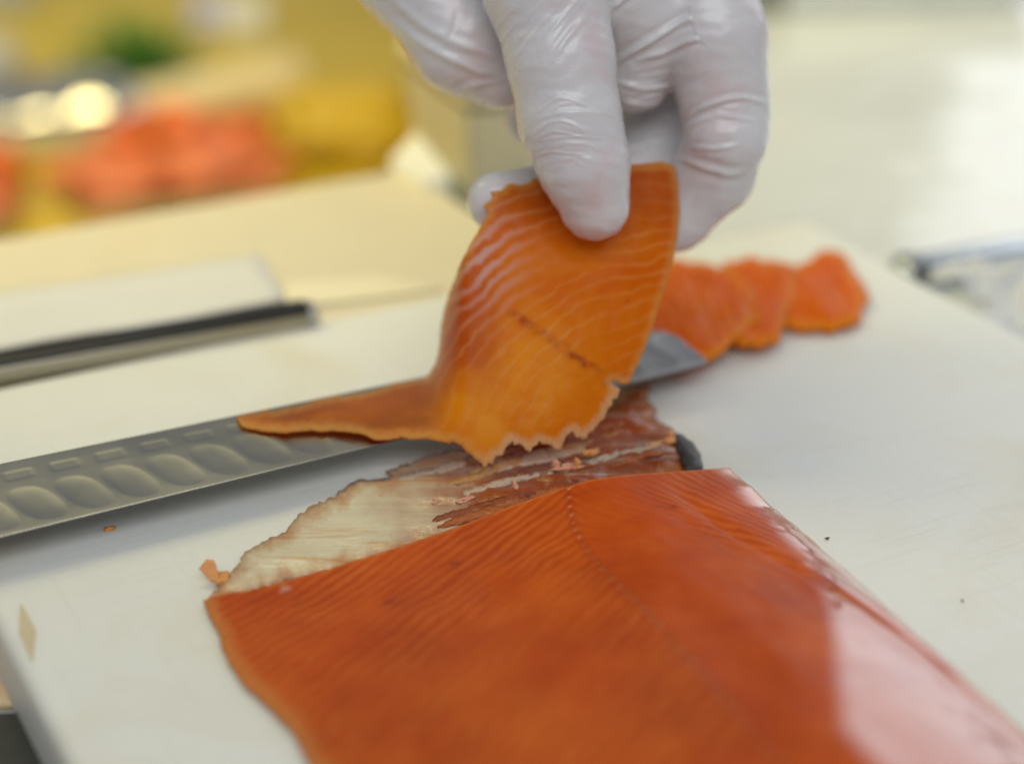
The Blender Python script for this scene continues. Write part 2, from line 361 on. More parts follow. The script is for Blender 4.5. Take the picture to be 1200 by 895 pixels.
bc = E1*.1790 + E2*.2490
board = empty('cutting_board', (bc[0], bc[1], WZ), YAW)
bs = link('slab', bevel_box('slab', (.2535, .298, .018), .0030, 4), M['board'], board)
tag(board, 'large white plastic cutting board under the salmon fillet', 'cutting board')
M['chip'] = mat_plain('scuffed_board_edge', (.66, .55, .36), .6, .2, 900, bump=.6)
q = [P(*a) for a in ((24, 705, .0002), (42, 737, .0002), (38, 775, .0002), (22, 740, .0001))]
inv = Matrix.Translation(board.location) @ Matrix.Rotation(YAW, 4, 'Z'); inv.invert()
qq = [inv @ Vector(p) for p in q]; qb = [v-Vector((0, 0, .0030)) for v in qq]
link('scuff', pydata('scuff', [tuple(v) for v in qq+qb], [(3, 2, 1, 0), (0, 1, 5, 4), (1, 2, 6, 5), (2, 3, 7, 6), (3, 0, 4, 7)]), M['chip'], board, False)

# second board, its far edge runs behind the steel bar
c0 = E1*(e1max-.24) + E2*(EDGE2-.0505)
b2 = empty('cutting_board', (c0[0], c0[1], WZ), YAW)
link('slab', bevel_box('slab', (.480, .1005, .014), .003, 3), M['cream_board'], b2)
tag(b2, 'cream cutting board lying behind the white one, with a paper sheet on it', 'cutting board')

# ================================================================== salmon fillet
FIL = empty('salmon_fillet', (0, 0.28, 0))
L0 = np.array([-.0568, .2950]); R0 = np.array([.0452, .3420]); LD = np.array([.447, -.894]); RD = np.array([.395, -.919])
sil = [(242, 706), (247, 698), (280, 691), (330, 681), (400, 661), (480, 636), (540, 615), (600, 592), (650, 574), (690, 562), (720, 557), (760, 554), (800, 551), (830, 549), (862, 547)]
NS, NTT, FL = 190, 190, .215
S = np.linspace(0, 1, NS); T = np.linspace(0, 1, NTT)**1.25
sx = np.array([a[0] for a in sil]); sy = np.array([a[1] for a in sil])
h0 = []
for s in S:
    xy = L0+(R0-L0)*s; lo, hi = 0, .03
    for _ in range(40):
        z = (lo+hi)/2; px, py, _d = proj((xy[0], xy[1], z))
        if py > np.interp(px, sx, sy): lo = z
        else: hi = z
    h0.append(max(lo, .0012))
h0 = np.array(h0)
def sst(a, b, x): x = np.clip((x-a)/(b-a), 0, 1); return x*x*(3-2*x)
prof = np.interp(S, [0, .02, .05, .12, .25, .40, .55, .66, .74, .79, .84, .88, .93, .97, 1.0],
                 [.10, .20, .30, .44, .66, .84, .96, 1.0, .93, .86, .77, .68, .55, .42, .22])
k = np.hanning(9); k /= k.sum(); prof = np.convolve(np.pad(prof, 4, 'edge'), k, 'valid')
SS, TT = np.meshgrid(S, T, indexing='ij')
bul = .0028*np.exp(-((TT*FL-.022)/.016)**2)
XY = (L0+LD*FL*TT[..., None])*(1-SS[..., None]) + (R0+RD*FL*TT[..., None])*SS[..., None]
XY = XY - (1-SS[..., None])**3*bul[..., None]*np.array([.88, .47])
full = .0165*prof[:, None]*np.ones_like(TT)
wgt = sst(0.0, .34, TT)
HZ = h0[:, None]*(1-wgt) + full*wgt
fz = np.array([[fbm(a*9, b*14, 1.3, 3) for b in T] for a in S])
sg = .845+.13*sst(.05, .55, TT)
HZ = HZ - .0016*np.exp(-((SS-sg)/.020)**2)*sst(.02, .12, TT)*sst(.75, .45, TT) + .0006*np.exp(-((SS-sg+.035)/.022)**2)*sst(.02, .1, TT)
HZ = np.maximum(HZ + fz*.00045*sst(.0, .05, TT), .0009)
jr = np.array([fbm(q*22, 3.1, 0, 5) for q in T]); jl = np.array([fbm(q*26, 8.1, 2, 5) for q in T])      # uneven trim of the two long edges
XY = XY + (SS**8*jr[None, :]*.0004)[..., None]*np.array([.92, .39]) + ((1-SS)**10*jl[None, :]*.0007)[..., None]*np.array([.89, .45])
V = np.dstack([XY[..., 0], XY[..., 1], HZ])
Vb = V.copy()                                     # border ring down to the board
ring = []
Vp = np.zeros((NS+2, NTT+2, 3)); Vp[1:-1, 1:-1] = V
Vp[0, 1:-1] = V[0]; Vp[-1, 1:-1] = V[-1]; Vp[:, 0] = Vp[:, 1]; Vp[:, -1] = Vp[:, -2]
Vp[0, 0] = Vp[1, 1]; Vp[-1, 0] = Vp[-2, 1]; Vp[0, -1] = Vp[1, -2]; Vp[-1, -1] = Vp[-2, -2]
for sl in ((0, slice(None)), (-1, slice(None)), (slice(None), 0), (slice(None), -1)):
    a = Vp[sl]; a[..., 2] = .0007; Vp[sl] = a
Sp = np.pad(SS, 1, 'edge'); Tp = np.pad(TT, 1, 'edge')
W_ = 11.6; uvs = np.stack([(Sp*W_).ravel(), (Tp*FL*100).ravel()], 1)
me = pydata('flesh', Vp.reshape(-1, 3)-np.array([0, .28, 0]), grid_faces(NS+2, NTT+2)[:, ::-1], uvs)
fattr(me, 'edge', np.minimum(np.minimum(Sp*W_*1.3, (1-Sp)*W_*1.1), Tp*FL*100*3.5+.12).ravel())
fattr(me, 'wet', sst(-.02, .035, Sp-np.interp(Tp*FL, [0, .040, .065, .100, .2], [.97, .93, .84, .645, .56])).ravel())
fl = link('flesh', me, M['flesh'], FIL)
tag(FIL, 'large half sliced side of smoked salmon lying on the white board', 'salmon fillet')

# skin left on the board where slices were taken
sk = [(246, 699), (262, 680), (285, 660), (288, 648), (305, 640), (335, 625), (350, 605), (385, 585), (420, 566), (458, 560), (452, 553), (478, 546), (510, 532), (560, 520), (640, 490), (700, 470), (740, 455), (762, 452), (760, 470), (770, 480), (764, 490), (790, 505), (812, 525), (818, 553), (760, 574), (700, 589), (600, 615), (450, 654), (300, 692)]
o_ = ragged(sk, 3.5, 5.0, 3.1)
V2, F2, ed = sheet(o_, 5.0)
def skin_z(q, ed):
    pz = np.array([fbm(x*.012+(y*.002), y*.05, 5.5, 4) for x, y in q]); lump = sst(430, 640, q[:, 0])
    z = .0009 + .0011*(1-np.exp(-ed/10)) + lump*(1-np.exp(-ed/14))*(.0010+.0016*np.maximum(pz, -.3)) + .0004*pz
    return np.maximum(z, .0006)
z = skin_z(V2, ed)
P3 = np.array([P(x, y, zz) for (x, y), zz in zip(V2, z)]) - np.array([0, .28, 0])
me = solid('skin', P3, F2, np.full(len(V2), .0007), V2/100)
fattr(me, 'edge', np.tile(ed/100, 2)); skin = link('skin', me, M['skin'], FIL)
skin['label'] = 'cream and brown skin strip with scraps of flesh'
def chunk(name, center, size, mat, parent=None, seed=1, rot=0, off=(0, .28, 0), sub=3):
    bm = bmesh.new(); bmesh.ops.create_icosphere(bm, subdivisions=sub, radius=1)
    for v in bm.verts:
        n_ = fbm(v.co.x*1.3+seed, v.co.y*1.3, v.co.z*1.3+seed*.7, 4); v.co = v.co*max(.25, 1+.95*n_)
        v.co = Vector((v.co.x*size[0], v.co.y*size[1], v.co.z*size[2]))
    bmesh.ops.rotate(bm, verts=bm.verts, cent=(0, 0, 0), matrix=Matrix.Rotation(rot, 3, 'Z'))
    me = bpy.data.meshes.new(name); bm.to_mesh(me); bm.free(); o = link(name, me, mat, parent)
    o.location = Vector(center) - (Vector(off) if parent is not None else Vector((0, 0, 0))); return o
for i, (px, py, zz, sz, mk, r) in enumerate([(664, 549, .0042, (.0030, .0008, .0009), 'scrap_pink', .3), (652, 545, .0045, (.0012, .0007, .0010), 'scrap_pink', 1.2), (677, 543, .0046, (.0011, .0007, .0009), 'scrap', 2),
        (690, 530, .0046, (.0021, .0008, .0008), 'scrap', .5), (545, 586, .0030, (.0020, .0005, .0005), 'scrap_pink', .6), (513, 587, .0026, (.0011, .0005, .0005), 'scrap_pink', .2),
        (768, 521, .0046, (.0019, .0007, .0008), 'scrap', .5), (786, 514, .0050, (.0010, .0008, .0015), 'scrap', .1), (604, 568, .0034, (.0005, .0017, .0007), 'scrap_pink', .2),
        (334, 690, .0072, (.0010, .0005, .0005), 'scrap_pink', .8)]):
    chunk('flesh_scrap', P(px, py, zz), sz, M[mk], FIL, i*3.7+1, r)
rs = random.Random(11)
M['strip'] = [mat_plain('flesh_fibre', c_, .28, .25, 700, bump=.6, Subsurface_Weight=.2, Subsurface_Radius=(.004, .002, .001), Subsurface_Scale=.5)
              for c_ in ((.64, .55, .38), (.48, .22, .07), (.38, .095, .018), (.25, .050, .012), (.52, .38, .28), (.60, .40, .20))]
skp = np.array(sk)
for i in range(15):
    x = rs.uniform(525, 765); top = np.interp(x, skp[:18, 0], skp[:18, 1]); bot = np.interp(x, [246, 857], [707, 551])
    y = top+(bot-top)*rs.uniform(.12, .86); ln = rs.uniform(70, 190)*(1 if x > 400 else .7); wd = rs.uniform(2.4, 5.5)
    x0, x1 = x-ln/2, x+ln/2; x1 = min(x1, 785); x0 = max(x0, 275)
    bend = rs.uniform(-5, 5); pt_ = []
    for sg_ in (1, -1):
        for k_ in (range(7) if sg_ == 1 else range(6, -1, -1)):
            f_ = k_/6; xx = x0+(x1-x0)*f_; pt_.append((xx, y-(xx-x)*.26+bend*math.sin(f_*math.pi)+sg_*wd*math.sin(math.pi*(.04+.92*f_))**.7))
    Vs, Fs_, es_ = sheet(ragged(pt_, 2.2, 3.0, i*1.7+.3), 4.0)
    zz = skin_z(Vs, poly_dist(Vs[:, 0], Vs[:, 1], o_, True))+.00025+.00035*(1-np.exp(-es_/5))
    P3 = np.array([P(a_, b_, z_) for (a_, b_), z_ in zip(Vs, zz)])-np.array([0, .28, 0])
    cs = [0, 0, 5, 4] if x < 430 else ([0, 1, 4, 2, 5] if x < 560 else [2, 3, 1, 3, 4])
    link('flesh_strip', solid('flesh_strip', P3, Fs_, np.full(len(Vs), .0003), Vs/100), M['strip'][rs.choice(cs)], FIL)
me_o = ragged([(784, 512), (797, 509), (810, 519), (819, 535), (821, 552), (806, 556), (798, 536)], 3, 2, 9)
V2, F2, ed = sheet(me_o, 3.0)
P3 = np.array([P(x, y, .0030+.0022*(1-math.exp(-e/7))+.0006*fbm(x*.1, y*.1, 2)) for (x, y), e in zip(V2, ed)])-np.array([0, .28, 0])
dk = link('skin_fold', solid('skin_fold', P3, F2, np.full(len(V2), .0012), V2/100), M['skin_dark'], FIL); dk['label'] = 'dark grey folded rim of outer skin'
# curled crumb at the thin end
cr = empty('salmon_crumb', tuple(P(252, 680, .0008)))
def curl(outl, zf, parent, seed):
    V2, F2, ed = sheet(ragged(outl, 2, 1.2, seed), 2.5)
    P3 = np.array([P(x, y, zf(x, y)) for x, y in V2])-np.array(parent.location)
    me = solid('flake', P3, F2, np.full(len(V2), .0010), V2/100); return link('flake', me, M['scrap'], parent)
curl([(233, 666), (242, 655), (251, 656), (256, 670), (258, 681), (247, 681)], lambda x, y: .0012+max(0, 681-y)*.00011, cr, 1.1)
curl([(253, 684), (257, 672), (269, 671), (265, 682)], lambda x, y: .0012+max(0, x-255)*.00006, cr, 2.3)
tag(cr, 'small curled orange flake at the thin end of the fish skin', 'crumb')
for px, py, sz, mk, lb in [(127, 619, (.0012, .0008, .0005), 'scrap', 'tiny orange salmon crumb on the board in front of the knife blade'),
                           (970, 630, (.0005, .0003, .0002), 'speck', 'tiny dark speck on the board close beside the fillet edge'),
                           (1128, 703, (.00025, .00025, .0002), 'speck', 'minute dark speck lying alone on the bare white board')]:
    c = chunk('crumb', P(px, py, .0002), sz, M[mk], None, px*.1, .4, sub=2); tag(c, lb, 'crumb')

# ================================================================== slicing knife
kz = .0066; k0 = P(0, 630, kz+.0006); k1 = P(735, 450, kz+.0006)
ka = math.atan2(k1[1]-k0[1], k1[0]-k0[0])
KN = empty('slicing_knife', (k0[0], k0[1], kz), ka)
ks = np.concatenate([np.linspace(-.150, -.02, 130), np.linspace(-.02, .1622, 560)[1:]]); kw = np.linspace(0, 1, 64)
KS, KW = np.meshgrid(ks, kw, indexing='ij')
wid = np.interp(ks, [-.15, 0, .137, .1575], [.0290, .0272, .0208, .0200])[:, None]
yb = np.zeros_like(KS); ytop = wid*np.ones_like(KS)
tip = np.clip((KS-.1537)/.0085, 0, 1)              # blunt rounded tip
ytop = ytop - .0050*tip**4; yb = yb + .0022*tip**5
Y = yb + (ytop-yb)*KW
wm = Y                                             # metres from the cutting edge
zt = np.interp(wm, [0, .0010, .004, .017, .0205, .0225, .029], [.00088, .00096, .00116, .00178, .00188, .00194, .0020])
def rbox(x, y, hx, hy, r):
    qx = np.abs(x)-hx+r; qy = np.abs(y)-hy+r
    return np.hypot(np.maximum(qx, 0), np.maximum(qy, 0))+np.minimum(np.maximum(qx, qy), 0)-r
pitch = .0094
cell = ((KS+.002+wm*.25) % pitch)-pitch/2
d1 = (np.abs((cell+.0002)/.0042)**2.6+np.abs((wm-.0088)/.0070)**3.0)**(1/2.8); zt = zt-.00021*np.clip(1-d1**2.8, 0, 1)
cell2 = ((KS-.0045) % pitch)-pitch/2
d2 = rbox(cell2, wm*(.0272/wid)-.0212, .0033, .0022, .0012); zt = zt-.00010*sst(.0003, -.0010, d2)
zb = np.interp(wm, [0, .003, .029], [.00070, .0002, -.0004])
A = np.dstack([KS, Y, zt]); B = np.dstack([KS, Y, zb]); n = A.shape[0]*A.shape[1]
F = grid_faces(*A.shape[:2]); FB = F[:, ::-1]+n
nu, nv = A.shape[:2]; side = []
for i in range(nu-1):
    a, b = i*nv, (i+1)*nv; side += [(a, a+n, b+n, b), (b+nv-1, b+nv-1+n, a+nv-1+n, a+nv-1)]
for j in range(nv-1):
    a = j; side += [(a+1, a+1+n, a+n, a)]; a = (nu-1)*nv+j; side += [(a, a+n, a+1+n, a+1)]
me = pydata('blade', np.vstack([A.reshape(-1, 3), B.reshape(-1, 3)]), np.vstack([F, FB, np.array(side)]))
bl = link('blade', me, M['blade'], KN)
es = me.attributes.new('sharp_face', 'BOOLEAN', 'FACE'); es.data.foreach_set('value', [False]*len(F)+[True]*(len(me.polygons)-len(F)))
M['handle'] = mat_plain('black_handle', (.02, .02, .02), .4, .3, 300)
hd = link('handle', bevel_box('handle', (.125, .026, .018), .006, 4), M['handle'], KN); hd.location = (-.2125, .0145, -.008)
bo = link('bolster', bevel_box('bolster', (.006, .024, .012), .002, 2), M['steel'], KN); bo.location = (-.1495, .0145, -.005)
tag(KN, 'long steel slicing knife with hollow ground dimples under the lifted slice', 'knife')
KZ = kz+.0019

# ================================================================== the lifted slice
so = [(276, 489), (300, 484), (345, 476), (380, 468), (440, 456), (498, 443), (511, 428), (516, 402), (518, 378), (529, 342), (538, 316), (551, 287), (564, 264), (572, 250), (566, 240), (577, 232), (573, 224), (588, 222), (598, 214), (612, 218), (640, 208), (700, 204), (742, 193), (774, 189), (790, 194), (794, 215), (796, 245), (793, 280), (786, 315), (775, 350), (762, 388), (750, 419), (737, 447), (729, 450), (716, 446), (727, 457), (722, 469), (708, 486), (694, 497), (684, 511), (672, 506), (661, 513), (656, 526), (644, 520), (632, 516), (621, 531), (609, 524), (600, 516), (590, 526), (580, 536), (568, 545), (553, 533), (541, 520), (521, 518), (500, 513), (470, 511), (448, 515), (420, 507), (390, 503), (360, 505), (330, 507), (302, 503), (284, 500)]
rag = [.5]*len(so)
for i, (x, y) in enumerate(so):
    if y > 440: rag[i] = 1.0
    if y > 440 and x > 540: rag[i] = 1.9
    if x < 620 and y < 260: rag[i] = 1.6
    if x > 735 and y < 440: rag[i] = .25
V2, F2, ed = sheet(ragged(so, 1.5, 2.6, 4.2, rag), 4.0)
px, py = V2[:, 0], V2[:, 1]
body = .388 + (px-600)*5e-5 + (540-py)*3e-5
body = body + .0016*np.sin(px*.021+py*.006) - .0022*np.exp(-((px-640)/60)**2-((py-430)/90)**2) + .0025*np.exp(-((px-525)/22)**2-((py-300)/120)**2)
thick = .0007 + .0017*(1-np.exp(-ed/16)); tail = 1-sst(486, 548, px)
thick = thick*(1-.35*tail)
fz = np.array([fbm(x*.035, y*.035, 8.8, 4) for x, y in V2])
zk = KZ + .0003 + thick*.5 + tail*.0005*np.maximum(fz, 0)*(1-np.exp(-ed/9))
onk = (CAMH-zk)/(math.sin(PITCH)-(447-py)/FPX*math.cos(PITCH))
dep = body*(1-tail)+onk*tail + fz*.00035*(1-tail)
P3 = PD(px, py, dep)
SLC = np.array([P(600, 520, .010)])[0]
me = solid('salmon_slice', P3-SLC, F2, thick, V2/100)
fattr(me, 'edge', np.tile(ed/100, 2))
fattr(me, 'red', np.tile(np.clip(sst(600, 530, px-.15*(py-330))*sst(480, 400, py) + sst(300, 215, py)*.8 + tail*.1, 0, 1), 2))
fattr(me, 'tail', np.tile(tail, 2))
fattr(me, 'lateral', np.tile(sst(9, 1.5, poly_dist(px, py, [(600, 370), (640, 396), (680, 425), (722, 454)])), 2))
fattr(me, 'gold', np.tile(np.clip(np.exp(-((px-590-(py-430)*-.25)/95)**2-((py-445)/95)**2)*1.25+.12, 0, 1), 2))
fattr(me, 'oil', np.tile(np.clip(tail+.35*np.exp(-((px-566)/40)**2-((py-303)/60)**2)+sst(770, 792, px)*.8, 0, 1), 2))
fattr(me, 'fray', np.tile(sst(430, 470, py)*sst(540, 590, px), 2))
fattr(me, 'grain', np.tile(np.clip(.55+.8*np.exp(-((px-630)/85)**2-((py-345)/95)**2), 0, 1)*(1-tail), 2))
fattr(me, 'fat_sheen', np.tile(np.exp(-((px-566)/40)**2-((py-303)/55)**2), 2))
sl = link('salmon_slice', me, M['slice'])
sl.location = SLC
tag(sl, 'thin translucent salmon slice lifted by the gloved hand off the knife', 'salmon slice')

# slices already cut, overlapping on the board
stack = [([(905, 322), (930, 311), (952, 308), (974, 294), (990, 300), (1000, 318), (1013, 334), (1018, 350), (1008, 378), (975, 385), (930, 381), (900, 370)], .0008, 'last orange slice at the far end of the row of cut slices'),
         ([(800, 335), (850, 309), (905, 303), (930, 313), (932, 345), (923, 385), (908, 405), (868, 409), (810, 380)], .0026, 'middle orange slice overlapped by its neighbour in the row of cut slices'),
         ([(700, 345), (760, 318), (795, 305), (845, 316), (876, 330), (891, 350), (886, 376), (862, 398), (846, 413), (790, 420), (700, 424)], .0044, 'wide orange slice on top of the cut row, next to the knife tip')]
for i, (ol, zb_, lb) in enumerate(stack):
    V2, F2, ed = sheet(ragged(ol, 3, 7, i*2.7+1), 5.0)
    fz = np.array([fbm(x*.02, y*.03, i*3.3, 3) for x, y in V2])
    z = zb_*.8+.0016*(1-np.exp(-ed/30))+.0022*fz*(1-np.exp(-ed/20)) + .0010
    P3 = np.array([P(x, y, max(zz, .0012)) for (x, y), zz in zip(V2, z)]); c = P3.mean(0); c[2] = 0
    me = solid('salmon_slice', P3-c, F2, .0012+.0006*(1-np.exp(-ed/12)), V2/100+i)
    fattr(me, 'edge', np.tile(ed/100, 2)); o = link('salmon_slice', me, M['slice_far']); o.location = c
    tag(o, lb, 'salmon slice', 'slices laid in a row on the board')

# ================================================================== gloved hand: one continuous surface from a blended field
def round_cone(X, a, b, ra, rb):
    ba = b-a; t = np.clip(((X-a)@ba)/(ba@ba), 0, 1)
    q = X-a-t[..., None]*ba
    return np.sqrt((q*q).sum(-1))-(ra+(rb-ra)*t)
def smin(a, b, k):
    h = np.clip(.5+.5*(b-a)/k, 0, 1).astype(np.float32)
    return b+(a-b)*h-k*h*(1-h)
def J(px, py, d, r):                               # a joint: lens-space position, radius in photo pixels at that depth
    return np.array([(px-600)/FPX*d, (447-py)/FPX*d, d]), r*d/FPX
HAND = {
 'thumb': [(697, 240, .3918, 42), (684, 192, .3892, 52), (668, 140, .3878, 58), (657, 70, .3870, 61), (640, -20, .3875, 74), (606, -140, .396, 92), (600, -300, .412, 118)],
 'index_tip': [(738, 272, .4135, 37), (792, 250, .4175, 41), (836, 203, .4130, 46), (851, 158, .4055, 50)],
 'index': [(850, 130, .4065, 53), (836, 40, .4020, 60), (790, -90, .4030, 74), (680, -300, .425, 110)],
 'middle': [(582, 236, .4046, 35), (668, 226, .4150, 38), (745, 205, .4230, 42), (800, 120, .4300, 50), (790, -70, .4220, 66)],
 'ring': [(652, 190, .424, 34), (700, 185, .432, 38), (757, 150, .4380, 42), (742, -60, .4380, 62)],
 'little': [(622, 140, .430, 32), (660, 120, .440, 36), (680, 70, .446, 40), (690, -60, .446, 55)],
 'heel': [(584, 90, .4060, 38), (546, 50, .4050, 60), (482, -46, .4060, 72), (520, -200, .415, 105)],
 'palm': [(600, -20, .412, 78), (640, -120, .420, 105), (610, -300, .425, 120), (600, -520, .455, 118)],
 'web': [(742, 84, .4085, 48), (760, 20, .4040, 62), (705, -40, .3960, 72)],
}
RES = .00064
lo = np.array([-.050, .014, .372]); hi = np.array([.070, .165, .476])
ax = [np.arange(lo[i], hi[i], RES, dtype=np.float32) for i in range(3)]
G = np.stack(np.meshgrid(*ax, indexing='ij'), -1)
def chain(name, k=.003):
    js = [J(*j) for j in HAND[name]]; d = None
    d = np.full(G.shape[:3], .02, np.float32)
    for (a, ra), (b, rb) in zip(js, js[1:]):
        m0 = np.minimum(a-ra, b-rb)-.008; m1 = np.maximum(a+ra, b+rb)+.008
        sl = tuple(slice(max(0, int((m0[i]-lo[i])/RES)), max(1, int((m1[i]-lo[i])/RES)+1)) for i in range(3))
        c = round_cone(G[sl], a.astype(np.float32), b.astype(np.float32), ra, rb).astype(np.float32)
        d[sl] = smin(d[sl], c, k)
    return d
D = chain('palm', .006)
D = smin(D, chain('heel', .004), .004)
D = smin(D, chain('web', .004), .003)
for nm, kk in (('little', .0012), ('ring', .0012), ('middle', .0012), ('index', .0022), ('index_tip', .0011), ('thumb', .0024)):
    D = smin(D, chain(nm), kk)
del G
def surface_nets(D, lo, res):
    s = D < 0; nx, ny, nz = D.shape
    off = [(i, j, k) for i in (0, 1) for j in (0, 1) for k in (0, 1)]
    sub = lambda A, o: A[o[0]:nx-1+o[0], o[1]:ny-1+o[1], o[2]:nz-1+o[2]]
    cnt = sum(sub(s, o).astype(np.int8) for o in off); act = (cnt > 0) & (cnt < 8)
    idx = -np.ones(act.shape, np.int64); I = np.argwhere(act); idx[act] = np.arange(len(I))
    acc = np.zeros((len(I), 3)); num = np.zeros(len(I))
    for a in off:
        for ax_ in range(3):
            if a[ax_]: continue
            b = list(a); b[ax_] = 1
            va = D[I[:, 0]+a[0], I[:, 1]+a[1], I[:, 2]+a[2]]; vb = D[I[:, 0]+b[0], I[:, 1]+b[1], I[:, 2]+b[2]]
            m_ = (va < 0) != (vb < 0); t = va/(va-vb+1e-20)
            p = np.tile(np.array(a, float), (len(I), 1)); p[:, ax_] = t
            acc[m_] += p[m_]; num[m_] += 1
    Vv = lo+(I+acc/num[:, None])*res
    Fs = []
    for ax_ in range(3):
        o1, o2 = [(1, 2), (2, 0), (0, 1)][ax_]
        sl0 = [slice(1, -1)]*3; sl0[ax_] = slice(0, -1); sl1 = list(sl0); sl1[ax_] = slice(1, None)
        ch = s[tuple(sl0)] != s[tuple(sl1)]; E_ = np.argwhere(ch)
        st = s[tuple(sl0)][ch]
        base = E_.copy()
        for a_ in range(3):
            if a_ != ax_: base[:, a_] += 1
        def at(d1, d2):
            q = base.copy(); q[:, o1] -= d1; q[:, o2] -= d2; return idx[q[:, 0], q[:, 1], q[:, 2]]
        quad = np.stack([at(1, 1), at(0, 1), at(0, 0), at(1, 0)], 1)
        quad[~st] = quad[~st][:, ::-1]; Fs.append(quad)
    Fq = np.vstack(Fs); return Vv, Fq[(Fq >= 0).all(1)]
for sl in ((0,), (-1,), (slice(None), 0), (slice(None), -1), (slice(None), slice(None), 0), (slice(None), slice(None), -1)): D[sl] = .004      # close the wrist
HV, HF = surface_nets(D, lo, RES)
del D
me = pydata('glove_coarse', HV, HF)
bm = bmesh.new(); bm.from_mesh(me); bm.verts.ensure_lookup_table()
for _ in range(3): bmesh.ops.smooth_vert(bm, verts=bm.verts, factor=.5, use_axis_x=True, use_axis_y=True, use_axis_z=True)
bm.to_mesh(me); bm.free()
tmp = bpy.data.objects.new('tmp', me); COL.objects.link(tmp)
md = tmp.modifiers.new('s', 'SUBSURF'); md.levels = 1; md.render_levels = 1
dg = bpy.context.evaluated_depsgraph_get(); me2 = bpy.data.meshes.new_from_object(tmp.evaluated_get(dg))
bpy.data.objects.remove(tmp)
n = len(me2.vertices); co = np.zeros(n*3); me2.vertices.foreach_get('co', co); co = co.reshape(-1, 3)
no = np.zeros(n*3); me2.vertices.foreach_get('normal', no); no = no.reshape(-1, 3)
hx = 600+FPX*co[:, 0]/co[:, 2]; hy = 447-FPX*co[:, 1]/co[:, 2]; hd_ = co[:, 2]
facing = sst(.15, -.25, no[:, 2])
# stretch ridges and folds of the film: (polyline, height mm, half width px, depth window)
folds = [([(700, 84), (728, 68), (762, 48), (800, 24), (830, 16), (856, 18)], .75, 3.6, (.3915, .409)),
         ([(748, 70), (782, 60), (800, 50), (826, 43), (856, 45)], .60, 3.2, (.3915, .409)),
         ([(806, 138), (822, 126), (846, 117), (872, 113), (899, 121)], .62, 2.8, (.380, .411)),
         ([(838, 134), (856, 136), (884, 141)], .45, 2.6, (.380, .411)), ([(800, 150), (820, 140), (842, 134)], .40, 3.0, (.38, .411)),
         ([(798, 186), (826, 196), (856, 204), (872, 200)], .55, 3.6, (.380, .412)),
         ([(806, 172), (840, 174), (868, 169)], .30, 2.6, (.380, .412)),
         ([(724, 97), (752, 104), (784, 100)], .45, 3.2, (.3975, .414)), ([(726, 118), (752, 124), (778, 118)], .50, 3.0, (.3975, .416)),
         ([(716, 10), (734, -4), (760, -20)], .5, 3.2, (.38, .405)),
         ([(440, 6), (478, 40), (520, 66), (562, 84), (600, 92)], .45, 4.5, (.38, .408)), ([(452, -8), (500, 34), (548, 56), (590, 66)], .30, 5, (.38, .408)),
         ([(528, 112), (552, 100), (584, 96)], .35, 3.2, (.38, .41))]
rr = random.Random(5)
for i in range(11):                                # across the thumb joint
    y = 118+i*7.5+rr.uniform(-3, 3); x0 = 612+rr.uniform(0, 26)+i*1.5; x1 = 724-rr.uniform(0, 40)
    b = rr.uniform(4, 12); folds.append(([(x0, y+b), ((x0*2+x1)/3, y-b*.4), ((x0+x1*2)/3, y-b*.3+rr.uniform(-3, 3)), (x1, y+b*.5)], rr.uniform(.05, .15), rr.uniform(1.4, 2.3), (.37, .392)))
for i in range(13):                                # slanting pleats at the thumb's root
    x = 572+i*7+rr.uniform(-3, 3); y = 74-rr.uniform(0, 34); l = rr.uniform(30, 70)
    folds.append(([(x, y), (x+l*.32, y-l*.5), (x+l*.78, y-l)], rr.uniform(.08, .22), rr.uniform(2.0, 3.2), (.37, .394)))
for i in range(7):
    x = 520+i*8; y = 60-i*5; folds.append(([(x, y), (x+14, y-34), (x+20, y-70)], rr.uniform(.1, .22), 4.0, (.37, .40)))
for i in range(8):                                 # inside of the bent index and the far fingers
    x = 742+rr.uniform(0, 30); y = 70+i*9; folds.append(([(x-22, y+rr.uniform(0, 8)), (x, y), (x+26, y-rr.uniform(0, 9))], rr.uniform(.12, .3), 2.4, (.3985, .43)))
disp = np.zeros(n)
for pl, hmm, wpx, (d0, d1) in folds:
    xs = [p[0] for p in pl]; ys = [p[1] for p in pl]
    sel = np.where((hx > min(xs)-15) & (hx < max(xs)+15) & (hy > min(ys)-15) & (hy < max(ys)+15) & (hd_ > d0) & (hd_ < d1) & (facing > 0))[0]
    if not len(sel): continue
    # smooth the polyline, taper its ends
    t = np.linspace(0, 1, len(pl)); tt = np.linspace(0, 1, 26)
    cxs = np.interp(tt, t, xs); cys = np.interp(tt, t, ys); kk = np.array([1, 2, 3, 2, 1.])/9
    cxs[2:-2] = np.convolve(cxs, kk, 'valid'); cys[2:-2] = np.convolve(cys, kk, 'valid')
    dd = np.hypot(hx[sel, None]-cxs, hy[sel, None]-cys); j = dd.argmin(1)
    dmin = poly_dist(hx[sel], hy[sel], list(zip(cxs, cys))); tp = np.sin(np.pi*np.clip(tt[j], .02, .98))**.5
    disp[sel] += facing[sel]*tp*hmm*.001*(np.exp(-(dmin/wpx)**2)-.45*np.exp(-((dmin-wpx*2)/(wpx*1.3))**2))
q_ = co*np.array([1., 1.6, 1.])
disp += .00004*(np.sin(q_@np.array([900, 400, 300.])+2*np.sin(q_@np.array([-200, 500, 350.])))+np.sin(q_@np.array([-500, 1100, 600.])+2.2*np.sin(q_@np.array([450, 160, -400.]))))
co = co + no*disp[:, None]
Wd = CAM+co[:, :1]*RT+co[:, 1:2]*UP+co[:, 2:]*FW
HB = np.array([Wd[:, 0].mean(), Wd[:, 1].mean(), Wd[:, 2].min()])
